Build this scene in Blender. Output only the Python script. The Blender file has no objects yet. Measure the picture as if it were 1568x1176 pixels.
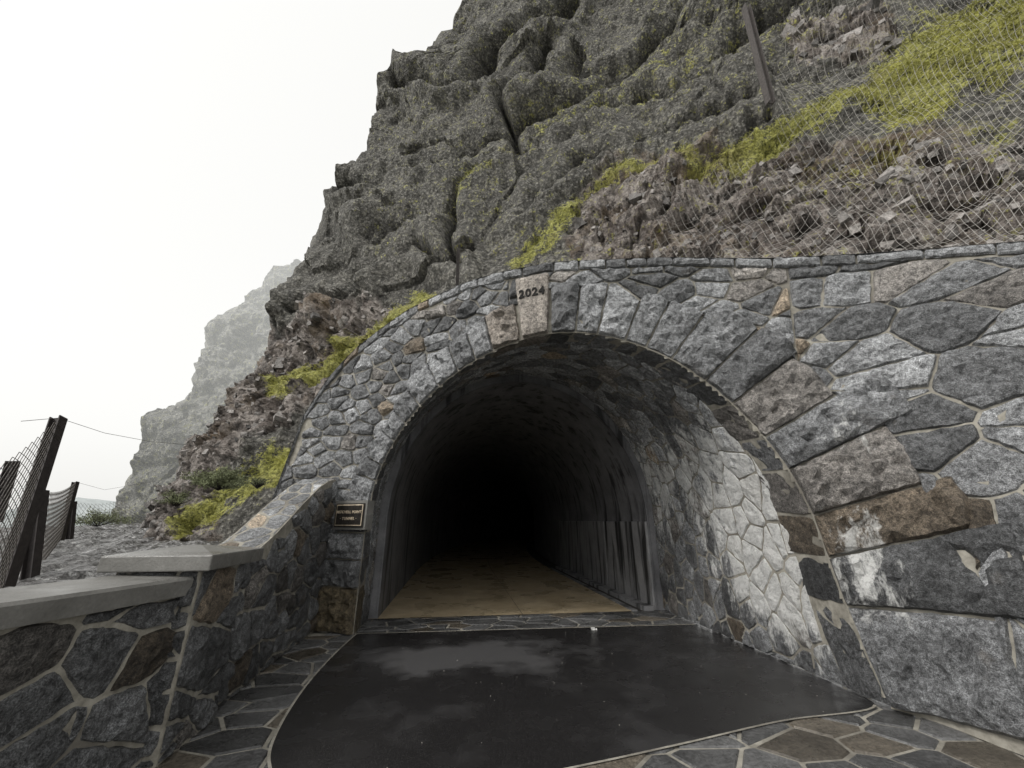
import bpy, math, random
import numpy as np
from mathutils import Vector, noise, Matrix
from mathutils.geometry import delaunay_2d_cdt
random.seed(7); np.random.seed(7)
R=random.random
def RU(a,b): return a+(b-a)*R()
# ------------------------------------------------ camera survey numbers
CAMZ=1.6; PIT=math.radians(19.2); YAW=math.radians(7.5); FP=600.0
ct,st,cy,sy=math.cos(PIT),math.sin(PIT),math.cos(YAW),math.sin(YAW)
def sightdir(u,v):
    r=np.asarray(u,float)-784; y=588-np.asarray(v,float)
    hf=FP*ct-y*st; up=FP*st+y*ct
    X=r*cy+hf*sy; Y=-r*sy+hf*cy
    L=np.sqrt(X*X+Y*Y+up*up)
    return X/L,Y/L,up/L
def sight(u,v,d):
    a,b,c=sightdir(u,v); return (float(a*d),float(b*d),float(CAMZ+c*d))
def proj(p):
    X,Y,Z=p; r=X*cy-Y*sy; hf=X*sy+Y*cy; up=Z-CAMZ
    c=hf*ct+up*st; y=-hf*st+up*ct
    return 784+FP*r/c, 588-FP*y/c
scene=bpy.context.scene
def link(o,parent=None):
    scene.collection.objects.link(o)
    if parent: o.parent=parent
    return o
def empty(name):
    e=bpy.data.objects.new(name,None); return link(e)
class MB:
    def __init__(s): s.v=[];s.f=[];s.c=[]
    def add(s,vs,fs,col=(1,1,1,0)):
        n=len(s.v); s.v+= [tuple(p) for p in vs]
        if isinstance(col,list): s.c+=col
        else: s.c+=[(tuple(col)+(0,))[:4]]*len(vs)
        s.f+=[tuple(i+n for i in f) for f in fs]
    def box(s,x0,x1,y0,y1,z0,z1,col=(1,1,1,0)):
        vs=[(x,y,z) for z in(z0,z1) for y in(y0,y1) for x in(x0,x1)]
        s.add(vs,[(0,2,3,1),(4,5,7,6),(0,1,5,4),(2,6,7,3),(0,4,6,2),(1,3,7,5)],col)
    def beam(s,a,b,w,d=None,col=(1,1,1,0)):
        d=d or w; a=Vector(a);b=Vector(b); t=(b-a).normalized()
        ref=Vector((0,0,1)) if abs(t.z)<.9 else Vector((0,1,0))
        x=t.cross(ref).normalized()*w/2; y=t.cross(x).normalized()*d/2
        vs=[q+sx*x+sy_*y for q in(a,b) for sx,sy_ in((-1,-1),(1,-1),(1,1),(-1,1))]
        s.add(vs,[(0,1,2,3),(7,6,5,4),(0,4,5,1),(1,5,6,2),(2,6,7,3),(3,7,4,0)],col)
    def build(s,name,mat,parent=None,smooth=False,bevel=0):
        m=bpy.data.meshes.new(name); m.from_pydata(s.v,[],s.f); m.update()
        a=m.color_attributes.new("Col",'FLOAT_COLOR','POINT')
        cc=np.array(s.c,dtype=np.float32)
        a.data.foreach_set("color",cc.ravel())
        if smooth: m.polygons.foreach_set("use_smooth",[True]*len(m.polygons))
        m.materials.append(mat); o=bpy.data.objects.new(name,m); link(o,parent)
        if bevel:
            b=o.modifiers.new("bevel",'BEVEL'); b.width=bevel; b.segments=2
        return o
# ------------------------------------------------ materials
class N:
    def __init__(s,name):
        s.m=bpy.data.materials.new(name); s.m.use_nodes=True; s.t=s.m.node_tree
        s.b=s.t.nodes["Principled BSDF"]; s.geo=s.t.nodes.new("ShaderNodeNewGeometry")
        s.pos=s.geo.outputs["Position"]
    def n(s,t): return s.t.nodes.new(t)
    def l(s,a,b): s.t.links.new(a,b)
    def noise(s,sc,det=4,rough=.6,vec=None,dist=0):
        n=s.n("ShaderNodeTexNoise"); n.inputs["Scale"].default_value=sc; n.inputs["Detail"].default_value=det
        n.inputs["Roughness"].default_value=rough; n.inputs["Distortion"].default_value=dist
        s.l(vec or s.pos,n.inputs["Vector"]); return n.outputs["Fac"]
    def vor(s,sc,feat='F1',vec=None,out="Distance"):
        n=s.n("ShaderNodeTexVoronoi"); n.feature=feat; n.inputs["Scale"].default_value=sc
        s.l(vec or s.pos,n.inputs["Vector"]); return n.outputs[out]
    def math(s,op,a,b=0,c=None,clamp=False):
        n=s.n("ShaderNodeMath"); n.operation=op; n.use_clamp=clamp
        for i,x in enumerate((a,b)+((c,) if c is not None else ())):
            if isinstance(x,(int,float)): n.inputs[i].default_value=x
            else: s.l(x,n.inputs[i])
        return n.outputs[0]
    def rng(s,x,a,b,c=0,d=1):
        n=s.n("ShaderNodeMapRange"); s.l(x,n.inputs[0])
        for i,k in enumerate((a,b,c,d)): n.inputs[i+1].default_value=k
        return n.outputs[0]
    def mix(s,f,a,b,mode='MIX'):
        n=s.n("ShaderNodeMix"); n.data_type='RGBA'; n.blend_type=mode
        for i,x in ((0,f),(6,a),(7,b)):
            if isinstance(x,(int,float)): n.inputs[i].default_value=x
            elif isinstance(x,tuple): n.inputs[i].default_value=(x+(1,))[:4]
            else: s.l(x,n.inputs[i])
        return n.outputs[2]
    def stretch(s,x,y,z,rot=(0,0,0)):
        n=s.n("ShaderNodeMapping"); n.inputs["Scale"].default_value=(x,y,z); n.inputs["Rotation"].default_value=rot
        s.l(s.pos,n.inputs["Vector"]); return n.outputs[0]
    def xyz(s):
        n=s.n("ShaderNodeSeparateXYZ"); s.l(s.pos,n.inputs[0]); return n.outputs
    def attr(s):
        n=s.n("ShaderNodeAttribute"); n.attribute_name="Col"; return n.outputs["Color"],n.outputs["Alpha"]
    def scale(s,c,f):
        vm=s.n("ShaderNodeVectorMath"); vm.operation='SCALE'; s.l(c,vm.inputs[0]); s.l(f,vm.inputs[3]); return vm.outputs[0]
    def col(s,c):
        if isinstance(c,tuple): s.b.inputs["Base Color"].default_value=c+(1,)
        else: s.l(c,s.b.inputs["Base Color"])
    def rough(s,r):
        if isinstance(r,(int,float)): s.b.inputs["Roughness"].default_value=r
        else: s.l(r,s.b.inputs["Roughness"])
    def bump(s,h,dist,strength=1):
        n=s.n("ShaderNodeBump"); n.inputs["Strength"].default_value=strength; n.inputs["Distance"].default_value=dist
        s.l(h,n.inputs["Height"])
        s.l(n.outputs[0],s.b.inputs["Normal"])
    def addh(s,*hw):
        o=None
        for h,w in hw:
            q=s.math('MULTIPLY',h,w); o=q if o is None else s.math('ADD',o,q)
        return o

def mat_stone(name,wet=.55):
    k=N(name); c,a=k.attr(); o=k.xyz()
    n1=k.noise(3.5,4,.7); n2=k.noise(22,5,.8); n3=k.noise(110,2,.7)
    g=k.math('MULTIPLY',k.rng(n1,.3,.7,.6,1.4),k.rng(n2,.36,.64,.33,1.75)); g=k.math('MULTIPLY',g,k.rng(n3,.38,.62,.5,1.5))
    damp=k.rng(k.math('ADD',o[2],k.math('MULTIPLY',k.math('SUBTRACT',k.noise(1.1,4,.6),.5),3.0)),.3,2.4,.62,1.25)
    g=k.math('MULTIPLY',g,damp)
    c2=k.scale(c,g)
    rust=k.rng(k.noise(1.5,4,.7),.63,.75,0,.35); c2=k.mix(rust,c2,(.13,.095,.06))
    sn=k.noise(1,5,.75,vec=k.stretch(5,5,1.6))
    stm=k.math('ADD',a,k.math('MULTIPLY',k.math('SUBTRACT',sn,.5),2.4)); stn=k.rng(stm,.62,.9,0,.9)
    stn=k.math('MULTIPLY',stn,k.rng(a,.02,.1,0,1))
    stn=k.math('MULTIPLY',stn,k.rng(n2,.3,.5,.4,1))
    k.col(k.mix(stn,c2,(.74,.74,.72)))
    k.rough(k.rng(damp,.6,1.1,wet-.2,wet+.15))
    k.bump(k.addh((n2,.042),(n3,.007)),1,1.0)
    return k.m
M_stone=mat_stone("rough_basalt_masonry",.52)
def mat_mortar():
    k=N("lime_mortar"); n1=k.noise(9,4,.7); n0=k.noise(1.2,3)
    c=k.mix(k.rng(n1,.3,.7),(.17,.158,.13),(.38,.36,.31)); c=k.mix(k.rng(n0,.48,.64,0,.7),c,(.11,.10,.085))
    k.col(c); k.rough(.85); k.bump(n1,.01,.8); return k.m
M_mortar=mat_mortar()
def mat_paving():
    k=N("flagstone"); c,a=k.attr(); n2=k.noise(30,4,.7)
    k.col(k.scale(c,k.math('MULTIPLY',k.rng(n2,.3,.7,.5,1.5),k.rng(k.noise(2.5,4),.3,.7,.6,1.4)))); k.rough(k.rng(k.noise(4,3),.4,.6,.2,.5)); k.bump(n2,.014,.9); return k.m
M_pav=mat_paving()
def mat_concrete(name,a,b,streak=0,rough=.6,r2=None,t0=.53):
    k=N(name); n1=k.noise(1.6,5,.7); n2=k.noise(50,3,.7)
    c=k.mix(k.rng(n1,.3,.7),a,b); c=k.mix(k.rng(n2,.3,.7,0,.3),c,tuple(x*.4 for x in a))
    if streak:
        s=k.noise(1,4,.6,vec=k.stretch(4,4,.35)); c=k.mix(k.rng(s,t0,t0+.1,0,streak),c,(.014,.014,.014))
    k.col(c); k.rough(rough if r2 is None else k.rng(k.noise(1.3,3),.42,.58,rough,r2)); k.bump(k.addh((n2,.004),(n1,.01)),1,.8); return k.m
M_conc=mat_concrete("coping_concrete",(.11,.107,.098),(.25,.245,.23),0,.22,.55)
M_liner=mat_concrete("tunnel_liner_concrete",(.12,.12,.127),(.27,.27,.28),.85,.6)
M_panel=mat_concrete("tunnel_wall_panel_concrete",(.22,.22,.225),(.38,.38,.385),.92,.5,None,.50)
M_floor=mat_concrete("tunnel_floor_concrete",(.42,.33,.20),(.70,.58,.40),0,.25,.6)
def mat_asphalt():
    k=N("wet_asphalt"); n=k.noise(160,2,.8); o=k.xyz(); nz=k.noise(1.5,4,.55)
    ex=k.math('DIVIDE',k.math('SUBTRACT',o[0],.2),1.5); ey=k.math('DIVIDE',k.math('SUBTRACT',o[1],5.8),.65)
    d=k.math('SQRT',k.math('ADD',k.math('MULTIPLY',ex,ex),k.math('MULTIPLY',ey,ey)))
    d=k.math('ADD',d,k.math('MULTIPLY',k.math('SUBTRACT',nz,.5),2.4))
    dry=k.rng(d,1.1,.6,0,.9); dry2=k.rng(k.noise(.9,3),.52,.66,0,.4); dry=k.math('MAXIMUM',dry,dry2)
    c=k.mix(dry,(.018,.0172,.0175),(.058,.057,.058)); c=k.mix(k.rng(n,.60,.74,0,.5),c,(.2,.2,.19))
    k.col(c); wetr=k.rng(k.noise(2.2,3),.4,.6,.08,.32); m=k.n("ShaderNodeMix"); k.l(dry,m.inputs[0]); k.l(wetr,m.inputs[2]); m.inputs[3].default_value=.6
    k.rough(m.outputs[0]); k.bump(n,.004,.6); return k.m
M_asph=mat_asphalt()
def mat_simple(name,c,rough=.6,metal=0,var=.4,sc=20):
    k=N(name); n=k.noise(sc,3,.7); k.col(k.mix(k.rng(n,.3,.7),tuple(x*(1-var) for x in c),tuple(min(1,x*(1+var)) for x in c)))
    k.rough(rough); k.b.inputs["Metallic"].default_value=metal; return k.m
M_rust=mat_simple("dark_weathered_steel",(.030,.025,.024),.6,.3)
M_gpost=mat_simple("weathered_steel",(.09,.08,.075),.7,.3)
M_wire=mat_simple("galvanised_wire",(.42,.40,.37),.5,.3)
M_wired=mat_simple("weathered_wire",(.10,.09,.08),.6,.3)
M_bronze=mat_simple("bronze_plate",(.05,.045,.04),.4,.6)
M_tan=mat_simple("plaque_lettering",(.55,.46,.34),.5,0)
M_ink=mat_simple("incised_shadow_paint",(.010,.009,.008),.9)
M_dk=mat_simple("dark_joint_filler",(.05,.045,.04),.9)
def mat_cliff(name,haze=0):
    k=N(name); c,_=k.attr()
    sep=k.n("ShaderNodeSeparateColor"); k.l(c,sep.inputs[0]); moss,rub,crk_shade=sep.outputs[0],sep.outputs[1],sep.outputs[2]
    nb=k.noise(.4,4,.7); nm=k.noise(2.4,5,.78); nf=k.noise(10,5,.82); vv=k.vor(6.5)
    base=k.mix(k.rng(nb,.38,.62),(.15,.142,.122),(.31,.298,.262))
    base=k.mix(k.rng(nm,.43,.55),k.mix(.55,base,(.035,.034,.03)),base)
    base=k.mix(k.rng(nf,.51,.66,0,.8),base,(.58,.565,.51))
    base=k.mix(k.rng(nf,.47,.34,0,.85),base,(.02,.019,.017))
    base=k.mix(k.rng(vv,.35,.6,0,.55),base,(.03,.029,.026))
    rb=k.mix(k.rng(k.noise(1.1,4,.7),.40,.60),(.15,.124,.108),(.45,.405,.37)); rb=k.mix(k.rng(nf,.49,.34,0,.9),rb,(.024,.021,.018)); rb=k.mix(k.rng(nb,.54,.66,0,.5),rb,(.20,.135,.065))
    rb=k.mix(k.rng(nm,.48,.38,0,.8),rb,(.035,.031,.028))
    rf=k.math('ADD',rub,k.math('MULTIPLY',k.math('SUBTRACT',nb,.5),1.6)); base=k.mix(k.rng(rf,.4,.6),base,rb)
    base=k.mix(k.math('MULTIPLY',crk_shade,.93),base,(.012,.011,.01))  # darkens crack lines and the painted shade of hollows
    mf=k.math('ADD',moss,k.math('MULTIPLY',k.math('SUBTRACT',nm,.5),2.4)); mf=k.math('ADD',mf,k.math('MULTIPLY',k.math('SUBTRACT',nf,.5),1.6))
    mc=k.mix(k.rng(nf,.38,.60),(.085,.095,.02),(.57,.56,.15)); mc=k.mix(k.rng(nb,.50,.62,0,.5),mc,(.23,.19,.08))
    base=k.mix(k.rng(mf,.48,.72,0,.9),base,mc)
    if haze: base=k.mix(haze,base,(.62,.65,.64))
    k.col(base); k.rough(.7); k.b.inputs["Specular IOR Level"].default_value=.3
    k.bump(k.addh((nm,.34),(vv,-.08),(nf,.11)),1,1)
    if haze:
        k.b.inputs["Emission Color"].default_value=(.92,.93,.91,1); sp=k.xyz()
        k.l(k.rng(sp[2],2,38,.04,.40),k.b.inputs["Emission Strength"])  # painted haze: paled colour plus emission rising with height
    return k.m
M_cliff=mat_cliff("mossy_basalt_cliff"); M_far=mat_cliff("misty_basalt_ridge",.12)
def mat_gravel():
    k=N("wet_gravel"); nn=k.noise(25,5,.7); n2=k.noise(5,5,.8)
    c=k.mix(k.rng(nn,.4,.6),(.03,.028,.027),(.20,.195,.19)); c=k.mix(k.rng(n2,.55,.62),c,(.42,.42,.41))
    k.col(c); k.rough(.3); k.bump(k.addh((k.vor(9),.06),(nn,.04)),1,.9); return k.m
M_grav=mat_gravel()
M_moss=mat_simple("moss_grass_blades",(.37,.365,.10),.8,0,.8,2.5)
M_shrub=mat_simple("shrub_foliage",(.17,.19,.10),.8,0,.6,6)
def mat_rock():
    k=N("loose_rock"); c,_=k.attr(); n=k.noise(14,4,.75); k.col(k.scale(c,k.rng(n,.3,.7,.35,1.6))); k.rough(.7); k.bump(n,.04,.9); return k.m
M_rock=mat_rock()
# ------------------------------------------------ voronoi masonry
def facet(p,s):
    q=p*s; d,pt=noise.voronoi(q); v=noise.cell_vector(pt[0]*13.7); 
    return (q-pt[0]).dot(v-Vector((.5,.5,.5)))*1.2+ (v.x-.5)*.5 + min(.25,(d[1]-d[0]))*.8-.2
def clip(poly,nx,ny,d):
    out=[];n=len(poly)
    for i in range(n):
        p=poly[i];q=poly[(i+1)%n]; a=p[0]*nx+p[1]*ny-d; b=q[0]*nx+q[1]*ny-d
        if a<=0: out.append(p)
        if (a<0 and b>0) or (a>0 and b<0):
            t=a/(a-b); out.append((p[0]+(q[0]-p[0])*t,p[1]+(q[1]-p[1])*t))
    return out
def cells(x0,x1,y0,y1,w,h,drop=.16,jit=.40):
    k=w/h; pts=[]
    ny=max(1,round((y1-y0)/h)); 
    for j in range(-1,ny+1):
        nx=max(1,round((x1-x0)/w))
        for i in range(-1,nx+1):
            if R()<drop: continue
            pts.append((x0+(i+.5+(.5 if j%2 else 0)+RU(-jit,jit))*(x1-x0)/nx,(y0+(j+.5+RU(-jit,jit))*(y1-y0)/ny)*k))
    P=np.array(pts); res=[]
    for i,p in enumerate(P):
        d=((P-p)**2).sum(1); o=np.argsort(d)[1:26]
        poly=[(x0,y0*k),(x1,y0*k),(x1,y1*k),(x0,y1*k)]
        for j in o:
            q=P[j]; n=q-p; poly=clip(poly,n[0],n[1],((p+q)/2).dot(n))
            if len(poly)<3: break
        if len(poly)>=3: res.append([(a,b/k) for a,b in poly])
    return res
def area(p):
    return abs(sum(p[i][0]*p[(i+1)%len(p)][1]-p[(i+1)%len(p)][0]*p[i][1] for i in range(len(p))))/2
def inpoly(x,y,P):
    c=False;j=len(P)-1
    for i in range(len(P)):
        if (P[i][1]>y)!=(P[j][1]>y) and x<(P[j][0]-P[i][0])*(y-P[i][1])/(P[j][1]-P[i][1])+P[i][0]: c=not c
        j=i
    return c
def stone(mb,poly,F,hs,col,gap=.010,seg=.055,flat=False,stain=None,fs_=4.5,fa=1.0):
    if area(poly)<.004: return
    n_=len(poly)
    if sum(poly[i][0]*poly[(i+1)%n_][1]-poly[(i+1)%n_][0]*poly[i][1] for i in range(n_))<0: poly=poly[::-1]
    q=[]
    for p in poly:
        if not q or math.hypot(p[0]-q[-1][0],p[1]-q[-1][1])>.03: q.append(p)
    if len(q)>3 and math.hypot(q[0][0]-q[-1][0],q[0][1]-q[-1][1])<.03: q.pop()
    poly=q
    if len(poly)<3: return
    cx=sum(p[0] for p in poly)/len(poly); cyy=sum(p[1] for p in poly)/len(poly)
    sg=.25 if flat else seg
    pts=[];nrm=[]; sd=RU(0,99); m0=len(poly)
    for i in range(m0):
        p=poly[i];q=poly[(i+1)%m0]; L=math.hypot(q[0]-p[0],q[1]-p[1])
        n=max(1,int(L/sg)); ex,ey=(q[0]-p[0])/L,(q[1]-p[1])/L
        o=poly[i-1]; l2=math.hypot(p[0]-o[0],p[1]-o[1]); ox,oy=(p[0]-o[0])/l2,(p[1]-o[1])/l2
        for t in range(n):
            f=t/n
            if t==0:
                nx,ny=-(ey+oy),(ex+ox); ll=math.hypot(nx,ny)+1e-6; s_=min(1.5,2/ll)/ll
                pts.append(p); nrm.append((nx*s_*1.3,ny*s_*1.3))
            else:
                j=RU(-.007,.007); pts.append((p[0]+(q[0]-p[0])*f-ey*j,p[1]+(q[1]-p[1])*f+ex*j)); nrm.append((-ey,ex))
    m=len(pts)
    Rin=max(.03,2*area(poly)/max(.1,sum(math.hypot(poly[i][0]-poly[i-1][0],poly[i][1]-poly[i-1][1]) for i in range(m0))))
    g=min(gap,Rin*.3); g2=min(gap+.012,Rin*.5)
    tx,ty=RU(-.08,.08),RU(-.08,.08)
    vs=[];cs=[];fs=[]
    def put(a,b,h):
        w=F(a,b,h); vs.append(w); cs.append(tuple(col[:3])+((stain(w) if stain else 0),))
    def HH(a,b,k):
        if flat: return hs
        v=Vector((a,b,sd))
        return hs*k*(1+1.15*fa*facet(v,fs_)+fa*(.5*noise.noise(v*8)+.34*noise.noise(v*21)))+k*fa*((a-cx)*tx+(b-cyy)*ty)
    def edge(a,b): return max(.004,HH(a,b,.55))
    for (p,nn) in zip(pts,nrm): put(p[0]+nn[0]*g,p[1]+nn[1]*g,-.012)
    inner=[(p[0]+nn[0]*g2,p[1]+nn[1]*g2) for p,nn in zip(pts,nrm)]
    for a,b in inner: put(a,b,edge(a,b))
    for i in range(m): fs.append((i,(i+1)%m,m+(i+1)%m,m+i))
    if flat:
        fs.append(tuple(range(m,2*m)))
    else:
        IPa=np.array(inner); xs_=IPa[:,0]; ys_=IPa[:,1]; A=IPa; Bn=np.roll(IPa,-1,0); E=Bn-A; E2=(E**2).sum(1)+1e-12
        grid=[];kk=[]
        row=0
        y=ys_.min()+seg*.5
        while y<ys_.max():
            x=xs_.min()+seg*(.5 if row%2 else 1.0)
            while x<xs_.max():
                a=x+RU(-.3,.3)*seg; b=y+RU(-.3,.3)*seg
                if inpoly(a,b,inner):
                    t=np.clip(((a-A[:,0])*E[:,0]+(b-A[:,1])*E[:,1])/E2,0,1); d=float(np.hypot(a-A[:,0]-t*E[:,0],b-A[:,1]-t*E[:,1]).min())
                    if d>seg*.35: grid.append((a,b)); kk.append(d)
                x+=seg
            y+=seg*.87; row+=1
        allp=[Vector(p) for p in inner]+[Vector(p) for p in grid]
        vo,_,fo,ov,_,_=delaunay_2d_cdt(allp,[],[list(range(m))],1,1e-5)
        off=len(vs)
        for q,o in zip(vo,ov):
            o=o[0] if o else 0
            if o<m: put(q.x,q.y,edge(q.x,q.y))
            else: put(q.x,q.y,HH(q.x,q.y,.62+.38*min(1,kk[o-m]/.07)))
        fs+=[tuple(i+off for i in f) for f in fo]
    mb.add(vs,fs,cs)
def stonecol(dark=1.0,brown=.045):
    g=(.085+.20*R()**1.1)*dark; r=R()
    if r<brown: return (g*1.08,g*.88,g*.66)
    if r<brown+.10: return (g*1.06,g*.99,g*.92)
    return (g*.98,g,g*1.025)
# ------------------------------------------------ headwall surface
base=[(-3.3,7.78),(-2.1,7.28),(-1.4,6.9),(-.7,6.4),(.2,5.8),(1.2,5.2),(2.5,4.78),(3.4,4.45),(4.0,3.7),(4.12,3.0),(4.3,2.0),(4.6,0.2)]
top =[(-3.3,7.78),(-2.1,7.28),(-1.4,6.9),(-.7,6.35),(.2,5.7),(1.3,5.05),(2.7,4.68),(3.9,4.35),(5.2,3.75),(6.1,2.95),(6.9,2.0),(7.5,0.2)]
def cr(P,n=40):
    P=[np.array(p,float) for p in P]; P=[2*P[0]-P[1]]+P+[2*P[-1]-P[-2]]; out=[]
    for i in range(1,len(P)-2):
        for k in range(n):
            t=k/n; out.append(.5*((2*P[i])+(P[i+1]-P[i-1])*t+(2*P[i-1]-5*P[i]+4*P[i+1]-P[i+2])*t*t+(-P[i-1]+3*P[i]-3*P[i+1]+P[i+2])*t**3))
    out.append(P[-2]); return np.array(out)
B=cr(base);T=cr(top); Mid=B*.5+T*.5
SS=np.concatenate([[0],np.cumsum(np.hypot(*(np.diff(Mid,axis=0).T)))]); SMAX=float(SS[-1])
def W0(S,z):
    bx,by,tx,ty=(np.interp(S,SS,q) for q in (B[:,0],B[:,1],T[:,0],T[:,1])); f=z/5
    return Vector((float(bx+(tx-bx)*f),float(by+(ty-by)*f),float(z)))
def W(S,z,h=0):
    p=W0(S,z); t=W0(S+.06,z)-W0(S-.06,z); u=W0(S,z+.1)-W0(S,z-.1)
    return p+t.cross(u).normalized()*h
cop_u=[400,420,440,480,540,620,700,760,850,1000,1200,1400,1568,1900]
cop_v=[850,775,690,610,540,480,441,421,405,398,400,388,375,360]
Sg=np.linspace(0,SMAX,160); Zt=[]
for s in Sg:
    z=1.0
    while z<7:
        p=W0(s,z); 
        hfz=p.x*sy+p.y*cy
        if hfz<.8: z=Zt[-1] if Zt else 4; break
        u,v=proj(p)
        if u>2300: z=Zt[-1]; break
        if v<np.interp(u,cop_u,cop_v): break
        z+=.02
    Zt.append(z)
Zt=np.array(Zt); Zt=np.convolve(np.pad(Zt,3,mode='edge'),np.ones(7)/7,'valid')
ztop=lambda s: float(np.interp(s,Sg,Zt))
# opening profile
HW,CX,SPR=2.7,1.25,1.5
PL=SPR*2+math.pi*HW
YL=7.95; RISE=.10
def prof(t,off=0,k=1.0):
    r=HW-off
    if t<SPR: return CX-r,t*k,1,0
    if t>PL-SPR: return CX+r,(PL-t)*k,-1,0
    a=math.pi-(t-SPR)/HW
    return CX+r*math.cos(a),(SPR+r*math.sin(a))*k,-math.cos(a),-math.sin(a)
TT=np.linspace(0,PL,360); IS=[];IZ=[];IY=[]
for t in TT:
    x,z,_,_=prof(t); xs=B[:,0]+(T[:,0]-B[:,0])*z/5; s=float(np.interp(x,xs,SS)); IS.append(s);IZ.append(z);IY.append(W0(s,z).y)
IS=np.array(IS);IZ=np.array(IZ);IY=np.array(IY)
dS=np.gradient(IS);dZ=np.gradient(IZ); Ln=np.hypot(dS,dZ); NS=-dZ/Ln; NZ=dS/Ln
NS=np.convolve(np.pad(NS,8,mode='edge'),np.ones(17)/17,'valid');NZ=np.convolve(np.pad(NZ,8,mode='edge'),np.ones(17)/17,'valid')
NZ[(IZ<SPR*.8)]*=.15
def I(t,o=0): 
    return (float(np.interp(t,TT,IS)+o*np.interp(t,TT,NS)),float(np.interp(t,TT,IZ)+o*np.interp(t,TT,NZ)))
def yf(t): return float(np.interp(t,TT,IY))
def inside(s,z):
    p=W0(s,z); x=p.x-CX
    return abs(x)<HW if z<SPR else x*x+(z-SPR)**2<HW*HW
def LP(t,Y,h=0):
    t=min(max(t,0),PL); y0=yf(t); k=1+RISE*min(1,max(0,(Y-y0)/(YL-y0)))
    x,z,nx,nz=prof(t,0,k); return Vector((x+nx*h,Y,z+nz*h))
us=[proj(W0(*I(t)))[0] for t in TT]; mask=(TT>SPR+1)&(TT<PL-SPR-1)
tk=float(TT[mask][np.argmin(np.abs(np.array(us)[mask]-822))])
rw_t=[0,1.3,2.6,3.6,5.0,6.2,7.5,8.6,9.6,PL]; rw_v=[.72,.60,.46,.52,.68,.76,.86,1.0,1.3,1.65]
joints=[tk-.21,tk+.21]; t=tk+.21
while t<PL-.35:
    w=RU(.28,.44) if t<7.2 else RU(.42,.64); t+=w; joints.append(t)
joints[-1]=PL
t=tk-.21
while t>.35:
    w=RU(.26,.42) if t>1.9 else RU(.38,.50); t-=w; joints.insert(0,t)
joints[0]=0
vw=[]
for a,b in zip(joints[:-1],joints[1:]):
    tm=(a+b)/2; w=float(np.interp(tm,rw_t,rw_v))*RU(.76,1.14)
    if abs(tm-tk)<.05: w=1.5
    if tm<1.5: w=.72
    while w>.2:
        s,z=I(tm,w)
        if z<ztop(s)-.17: break
        w-=.02
    vw.append(w)
def vwt(t):
    i=min(len(vw)-1,max(0,int(np.searchsorted(joints,t)-1)))
    near=[vw[i]]
    if i>0 and t-joints[i]<.16: near.append(vw[i-1])
    if i<len(vw)-1 and joints[i+1]-t<.16: near.append(vw[i+1])
    return min(near)-.035
portal=empty("stone_tunnel_portal")
def stain_face(w):
    a=math.exp(-(((w.x-4.1)/.5)**2+((w.y-3.9)/.45)**2+((w.z-1.1)/.7)**2))*.95
    a+=.6*math.exp(-(((w.x-4.3)/.3)**2+((w.z-2.6)/.45)**2))
    return a
mor=MB(); rub=MB(); vou=MB(); cop=MB()
st_=.07; ns=int(SMAX/st_)
for i in range(ns):
    s0=i*st_; zt=ztop(s0+st_/2)
    nz=int(zt/st_)+1
    for j in range(nz):
        z0=j*st_; z1=min(z0+st_,zt)
        if inside(s0+st_/2,(z0+z1)/2): continue
        if z1<=z0: continue
        mor.add([W0(s0,z0),W0(s0+st_,z0),W0(s0+st_,z1),W0(s0,z1)],[(0,1,2,3)])
for a,b in zip(TT[:-1],TT[1:]):
    mor.add([W(*I(a,-.005),.006),W(*I(b,-.005),.006),W(*I(b,.2),.006),W(*I(a,.2),.006)],[(0,3,2,1)])
for k,(a,b) in enumerate(zip(joints[:-1],joints[1:])):
    tm=(a+b)/2; w=vw[k]; key=abs(tm-tk)<.05
    poly=[I(a,.0),I(tm,.0),I(b,.0),I(b,w),I(tm,w+RU(-.03,.05)*(not key)),I(a,w)]
    if key:
        c1=I(tm,w); 
        poly=[I(a+.03,0),I(b-.03,0),(c1[0]+.29,c1[1]),(c1[0]-.25,c1[1])]
    col=(.27,.243,.215) if key else stonecol(1.05,.05)
    if tm<.42: col=(.20,.16,.10)
    if abs(tm-tk)<.5 and not key and tm<tk: col=(.22,.195,.17)
    big=tm>8; ex_=.055 if key else .02
    stone(vou,poly,lambda s,z,h:W(s,z,h+ex_) if h>0 else W(s,z,h),.06 if key else (RU(.09,.14) if big else RU(.07,.10)),col,gap=.007,stain=stain_face,fs_=3.0 if big else 4.5,seg=.07 if big else .055,fa=.05 if key else 1.0)
    dep=RU(.42,.6)
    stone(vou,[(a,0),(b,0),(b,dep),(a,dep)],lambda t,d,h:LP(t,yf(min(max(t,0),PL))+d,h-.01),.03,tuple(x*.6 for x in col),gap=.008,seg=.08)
IP=np.stack([IS,IZ],1)
def pushout(s,z):
    d=np.hypot(IP[:,0]-s,IP[:,1]-z); i=int(d.argmin()); ins=inside(s,z); dd=-d[i] if ins else d[i]
    return i,dd,vwt(TT[i])
for (s0,s1,cw,ch) in ((0,4.6,.34,.23),(4.6,8.3,.38,.25),(8.3,SMAX,.50,.34)):
    for poly in cells(s0,s1,0,5.8,cw,ch):
        cs_=sum(p[0] for p in poly)/len(poly)
        if min(p[1] for p in poly)>ztop(cs_)-.22: continue
        info=[pushout(*p) for p in poly]
        if max(dd-w for _,dd,w in info)<.02: continue
        new=[]
        for p,(i,dd,w) in zip(poly,info):
            if dd<w:
                p=(IS[i]+NS[i]*w,IZ[i]+NZ[i]*w)
            new.append((float(p[0]),min(float(p[1]),ztop(p[0])-.135)))
        if area(new)<.006: continue
        stone(rub,new,W,RU(.045,.085),stonecol(),gap=.007,stain=stain_face)
s=0
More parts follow.
